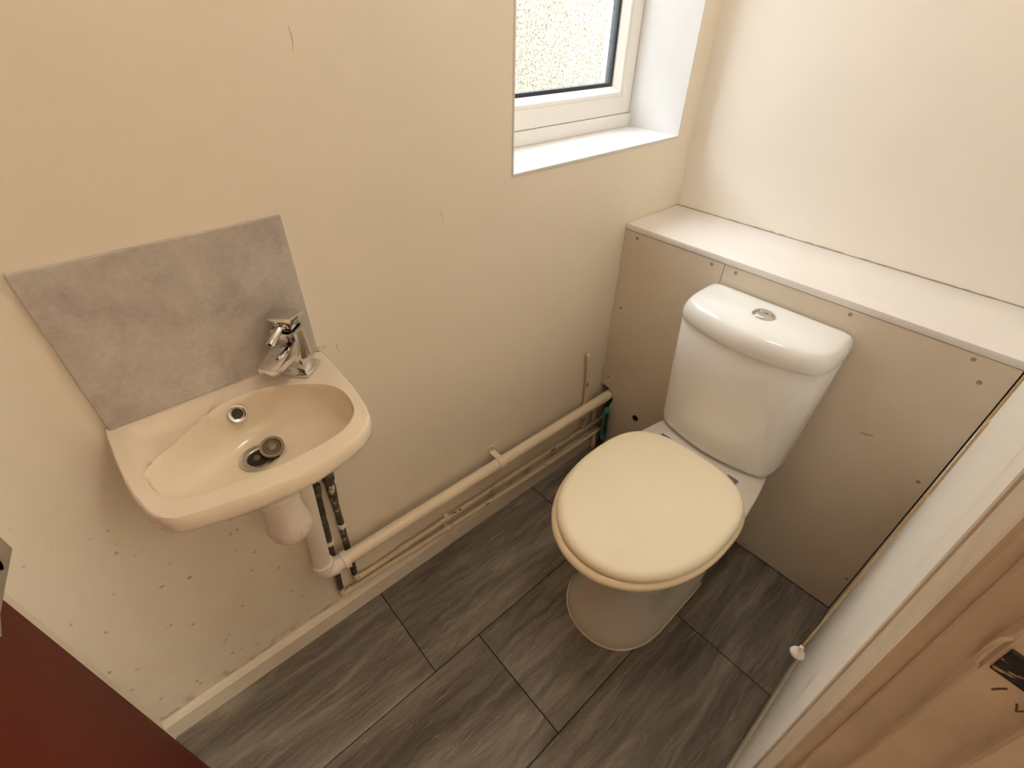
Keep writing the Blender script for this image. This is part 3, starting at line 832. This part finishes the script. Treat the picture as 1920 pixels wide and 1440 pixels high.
# ------------------------------------------------------------------ two small copper supply pipes
def supply(label, top, bot, hor, fat, mat_v, grp):
    root = empty('supply_pipe', bot, label, 'pipe', grp)
    pts = [Vector(top), Vector(bot) + Vector((0, 0, 0.012))]
    n = 26
    vp = [pts[0].lerp(pts[1], i / n) for i in range(n + 1)]
    rv = [0.0076 + random.uniform(-0.0004, 0.0007) for _ in vp]
    if fat:
        for i in range(0, 8):
            rv[i] += random.uniform(0.001, 0.0028)
    G().tube(vp, rv, 14).make('riser', mat_v, root, smooth=True)
    hv = [Vector(p) for p in hor]
    d_ = (hv[1] - hv[0]).normalized()
    G().tube([Vector(bot) + Vector((0, 0, 0.028))] + arc_corner(Vector(bot) + Vector((0, 0, 0.03)), bot, Vector(bot) + d_ * 0.03, 0.014, 6) + [Vector(bot) + d_ * 0.026], 0.0094, 14).make('elbow_joint', M['pipe_stub'], root, smooth=True)
    rn = catmull(hv, 14)
    G().tube(rn, [0.0074 + random.uniform(-0.0003, 0.0004) for _ in rn], 14).make('run', M['pipe_paint'], root, smooth=True)
    G().lathe([(0.0090, 0), (0.0090, 0.034), (0.0076, 0.035)], Vector(bot) + d_ * 0.13, d_, 14).make('coupling', M['pipe_paint'], root, smooth=True, auto=40) if fat else None
    return root
A_top, A_bot = (-1.0165, -0.012, 0.572), (-1.0462, -0.0125, 0.1075)
A_hor = [(-1.046, -0.0125, 0.1055), (-0.7055, -0.018, 0.0940), (-0.3472, -0.0245, 0.0835), (-0.0297, -0.0245, 0.0775), (0.05, -0.0245, 0.0765)]
B_top, B_bot = (-0.9880, -0.0155, 0.585), (-1.0007, -0.0125, 0.131)
B_hor = [(-1.0007, -0.0125, 0.1290), (-0.7011, -0.014, 0.1335), (-0.3397, -0.014, 0.1280), (-0.077, -0.014, 0.1240), (0.05, -0.014, 0.1220)]
sa = supply('dark corroded copper supply pipe nearest the white waste pipe', A_top, A_bot, A_hor, False, M['pipe_bare'], None)
sb = supply('green stained copper supply pipe with lumpy old valve at its top', B_top, B_bot, B_hor, True, M['pipe_half'], None)
# compression joint on the first pipe and old valve on the second
at = Vector(A_top); ad = (Vector(A_bot) - at).normalized()
G().lathe([(0.0085, 0), (0.0110, 0.002), (0.0112, 0.014), (0.0098, 0.016), (0.0086, 0.018)], at + ad * 0.040, ad, 8).make('joint_nut', M['pipe_bare'], sa)
G().lathe([(0.0088, 0), (0.0098, 0.001), (0.0098, 0.010), (0.0085, 0.011)], at + ad * 0.060, ad, 12).make('joint_collar', M['rubber'], sa)
bt_ = Vector(B_top); bd = (Vector(B_bot) - bt_).normalized()
vb = G().lathe([(0.009, -0.02), (0.0125, -0.016), (0.0130, -0.002), (0.010, 0.0), (0.010, 0.012), (0.0135, 0.014), (0.0140, 0.030), (0.0120, 0.033), (0.0105, 0.048)], bt_ + bd * 0.022, bd, 8).make('valve', M['pipe_bare'], sb)
# white plastic clips on the risers
def ring_clip(c, d, r, parent):
    c, d = Vector(c), Vector(d).normalized()
    G().lathe([(r - 0.0005, -0.006), (r + 0.0022, -0.006), (r + 0.0022, 0.006), (r - 0.0005, 0.006)], c, d, 20).box(c.x - 0.006, c.x + 0.006, c.y + r * 0.7, -0.0003, c.z - 0.006, c.z + 0.006).make('pipe_clip', M['pvc'], parent)
ring_clip(Vector(A_top).lerp(Vector(A_bot), 0.517), ad, 0.0082, sa)
ring_clip(Vector(B_top).lerp(Vector(B_bot), 0.475), bd, 0.0084, sb)
saddle(Vector((-0.7055, -0.018, 0.0940)), 0.0076, 0.0065, 0.0024, M['pvc_cream'], sa, ear=0.004)
saddle(Vector((-0.7011, -0.014, 0.1335)), 0.0076, 0.0065, 0.0024, M['pvc_cream'], sb, ear=0.016)
# short branch on the wall beside the boxing
stub = empty('branch_pipe', (-0.088, -0.012, 0.10), 'short flaking vertical pipe on the wall beside the boxing', 'pipe')
sv = catmull([(-0.108, -0.002, 0.468), (-0.106, -0.010, 0.452), (-0.098, -0.012, 0.36), (-0.092, -0.012, 0.27), (-0.088, -0.013, 0.19), (-0.086, -0.014, 0.1325)], 6)
G().tube(sv, [0.0078] * len(sv), 12).make('riser', M['pipe_stub'], stub, smooth=True)
G().lathe([(0.0098, 0), (0.0102, 0.002), (0.0102, 0.028), (0.0085, 0.031)], (-0.0905, -0.012, 0.255), (0.02, 0, -1), 12).make('joint_collar', M['pipe_stub'], stub, smooth=True, auto=40)
G().lathe([(0.0098, 0), (0.0102, 0.002), (0.0102, 0.024), (0.0085, 0.027)], (-0.0865, -0.0138, 0.165), (0.0, 0, -1), 12).make('tee_joint', M['pipe_stub'], stub, smooth=True, auto=40)
G().tube([(-0.033, -0.0135, 0.200), (-0.031, -0.0135, 0.16), (-0.030, -0.014, 0.1305)], 0.0078, 12).make('upstand', M['pipe_stub'], sb, smooth=True)
cap = empty('capped_pipe', (-0.026, -0.0245, 0.0), 'short dirty pipe end dropping to the floor at the boxing corner', 'pipe')
G().tube([(-0.028, -0.0255, 0.069), (-0.025, -0.0255, 0.001)], 0.0080, 12).make('drop', M['pipe_stub'], cap, smooth=True)
G().lathe([(0.0090, 0), (0.0093, 0.002), (0.0093, 0.020), (0.0085, 0.022)], (-0.0262, -0.0255, 0.030), (0.05, 0, -1), 12).make('end_cap', M['pipe_stub'], cap, smooth=True, auto=40)

# ------------------------------------------------------------------ teal handled tool standing in the corner
tool = empty('hand_tool', (-0.020, -0.0655, 0.0), 'teal handled tool with black grip standing in the corner', 'tool')
t0, t1 = Vector((-0.022, -0.066, 0.002)), Vector((-0.022, -0.0600, 0.226))
def along(k):
    return t0.lerp(t1, k)
ks = [0.30, 0.34, 0.42, 0.52, 0.62, 0.70, 0.78, 0.86, 0.93, 0.97, 1.0]
rs = [0.008, 0.0120, 0.0135, 0.0128, 0.0112, 0.0112, 0.0124, 0.0136, 0.0128, 0.0098, 0.004]
hnd = G().tube([along(k) for k in ks], rs, 16).make('handle', M['teal'], tool, smooth=True)
G().tube([along(k) + Vector((-0.0060, -0.0062, 0.002)) for k in (0.44, 0.48, 0.54, 0.62, 0.70, 0.78, 0.86, 0.91, 0.93)], [0.003, 0.0074, 0.0080, 0.0066, 0.0062, 0.0070, 0.0078, 0.006, 0.003], 12).make('grip', M['gasket'], hnd, smooth=True)
G().tube([t0, along(0.15), along(0.31)], [0.0045, 0.005, 0.0078], 12).make('shaft', M['gasket'], tool, smooth=True)

# ------------------------------------------------------------------ light pull cord
cordr = empty('pull_cord', (-0.535, -0.872, ZC), 'cream light pull cord with white knob hanging in front of the pale right wall', 'pull cord')
cp = catmull([(-0.480, -0.872, ZC - 0.001), (-0.484, -0.872, 1.6), (-0.4905, -0.870, 1.043), (-0.5038, -0.870, 1.008), (-0.513, -0.870, 0.917), (-0.5165, -0.870, 0.813), (-0.5275, -0.870, 0.678), (-0.5375, -0.870, 0.505)], 6)
G().tube(cp, 0.0016, 8).make('cord', M['cord'], cordr, smooth=True)
kd = Vector((-0.05, 0.0, -1)).normalized()
G().lathe([(0.0016, -0.002), (0.0034, 0.0), (0.0042, 0.004), (0.0046, 0.009), (0.0075, 0.014), (0.0112, 0.019), (0.0122, 0.0225), (0.0105, 0.025), (0.004, 0.026), (0.0003, 0.026)], (-0.5375, -0.870, 0.508), kd, 24).make('knob', M['knob'], cordr, smooth=True, auto=60)
G().lathe([(0.035, 0), (0.035, 0.018), (0.028, 0.028), (0.006, 0.030), (0.004, 0.036)], (-0.480, -0.872, ZC), (0, 0, -1), 28).make('switch_body', M['knob'], cordr, smooth=True, auto=40)

# ------------------------------------------------------------------ doorway: architrave, frame, keep
LEAN = 0.026
def extr(profile, name, mat, parent=None, z0=0.0, z1=2.04, close=True):
    n = len(profile)
    v = []
    for z in (z0, z1):
        for x, y in profile:
            v.append((x, y + LEAN * (z - 0.8), z))
    f = [tuple(range(n))[::-1], tuple(range(n, 2 * n))] + [(i, (i + 1) % n, n + (i + 1) % n, n + i) for i in range(n)]
    return link(name, v, f, mat, parent)
arch = extr([(-0.752, -0.945), (-0.752, -0.8945), (-0.7545, -0.8895), (-0.7600, -0.8875), (-0.7650, -0.8885), (-0.7675, -0.8915), (-0.772, -0.8895), (-0.806, -0.8880), (-0.8085, -0.8870), (-0.812, -0.8868), (-0.851, -0.8868), (-0.8555, -0.8875), (-0.857, -0.8910), (-0.857, -0.945)], 'trim_1', M['frame_paint'])
tag(arch, 'moulded cream door architrave on the right wall', kind='structure')
frame = extr([(-0.840, -0.898), (-0.8600, -0.8985), (-0.8615, -0.9000), (-0.8625, -0.9150), (-0.8640, -0.9165), (-0.8700, -0.9170), (-0.8715, -0.9185), (-0.8720, -0.9450), (-0.8735, -0.9465), (-0.8800, -0.9470), (-0.8815, -0.9490), (-0.8830, -1.050), (-0.840, -1.050)], 'trim_2', M['frame_paint'])
tag(frame, 'cream rebated door frame jamb with blackened latch recess', kind='structure')
def ly(y, z):
    return y + LEAN * (z - 0.8)
def jp(x, y, z):
    return (x, ly(y, z), z)
# latch keep: worn black recess plate, bulging over the frame edge
def kpt(u_, y_, z_):
    return jp(u_, y_, z_)
ZK = 1.075
kp = G().hexa([kpt(-0.8712, -0.9205, ZK - 0.011), kpt(-0.8712, -0.9205, ZK + 0.012), kpt(-0.8712, -0.9465, ZK + 0.010), kpt(-0.8712, -0.9465, ZK - 0.013), kpt(-0.8732, -0.9205, ZK - 0.010), kpt(-0.8732, -0.9205, ZK + 0.011), kpt(-0.8732, -0.9462, ZK + 0.009), kpt(-0.8732, -0.9462, ZK - 0.012)], 0.0004)
kp.make('latch_recess', M['strike'], frame)
# raised painted lip where the keep curls over the frame edge
G().tube([kpt(-0.8708, -0.9178, ZK - 0.018), kpt(-0.8712, -0.9150, ZK - 0.013), kpt(-0.8712, -0.9142, ZK), kpt(-0.8712, -0.9150, ZK + 0.013), kpt(-0.8708, -0.9178, ZK + 0.018)], [0.0008, 0.0015, 0.0017, 0.0015, 0.0008], 8).make('keep_lip', M['frame_paint'], frame, smooth=True)
for (ya, za, yb, zb) in ((-0.9290, ZK - 0.026, -0.9325, ZK - 0.018), (-0.9400, ZK - 0.024, -0.9425, ZK - 0.030), (-0.9425, ZK - 0.030, -0.9455, ZK - 0.024)):
    G().tube([kpt(-0.8719, ya, za), kpt(-0.8719, (ya + yb) / 2, (za + zb) / 2 + 0.0005), kpt(-0.8719, yb, zb)], 0.0006, 6).make('scratch', M['stain'], frame)

# ------------------------------------------------------------------ open red door
door = empty('door_1', (-1.455, -W, 0), 'dark red door standing open against the end wall', kind='structure')
DXF = -1.440
leaf = G().box(DXF - 0.036, DXF, -W + 0.004, -0.148, 0.008, 1.985, bevel=0.0015).make('leaf', M['door_red'], door)
hl = G()
hl.box(DXF, DXF + 0.006, -0.228, -0.186, 0.78, 0.95, bevel=0.001)
hb = hl.make('handle_plate', M['handle'], leaf)
G().tube([(DXF + 0.004, -0.207, 0.865), (DXF + 0.045, -0.207, 0.865)], 0.009, 16).make('handle_neck', M['handle'], hb, smooth=True, auto=40)
lx0, lx1 = DXF + 0.030, DXF + 0.045
G().hexa([(lx0, -0.153, 0.832), (lx1, -0.153, 0.832), (lx1, -0.287, 0.867), (lx0, -0.287, 0.867), (lx0, -0.153, 0.862), (lx1, -0.153, 0.862), (lx1, -0.287, 0.895), (lx0, -0.287, 0.895)], 0.0025).make('lever', M['handle'], hb, smooth=True, auto=40)

# ------------------------------------------------------------------ unseen fill lamps, added to lift the room light
def fill_globe(name, label, loc, power, color, r):
    root = empty(name, (loc[0], loc[1], ZC), label, 'lamp')
    x, y = loc
    G().lathe([(r * 0.8, 0.0), (r * 0.8, 0.018), (r * 0.7, 0.024)], (x, y, ZC), (0, 0, -1), 32).make('fill_base', M['upvc'], root, smooth=True, auto=40)
    t = NT('fill_glow')
    em = t.n('ShaderNodeEmission')
    em.inputs['Color'].default_value = (*color, 1)
    em.inputs['Strength'].default_value = power / (4 * pi * pi * r * r)
    t.l(em.outputs[0], t.out.inputs['Surface'])
    prof = [(r * sin(a), 0.024 + r - r * cos(a)) for a in [radians(40 + 140 * i / 14) for i in range(15)]]
    G().lathe(prof, (x, y, ZC), (0, 0, -1), 24).make('fill_shell', t.m, root, smooth=True)
fill_globe('added_room_fill', 'added unseen globe fill light on the cream ceiling', (-0.50, -0.50), ROOM_FILL_POWER, (1.0, 0.925, 0.82), 0.13)  # added overhead fill, out of view, brightens the up-facing surfaces
fill_globe('added_hall_fill', 'added unseen globe fill light in the hallway', (-0.42, -1.95), HALL_FILL_POWER, (1.0, 0.925, 0.82), 0.13)  # added fill through the doorway, placed so the jamb stays dim
bpy.context.view_layer.update()
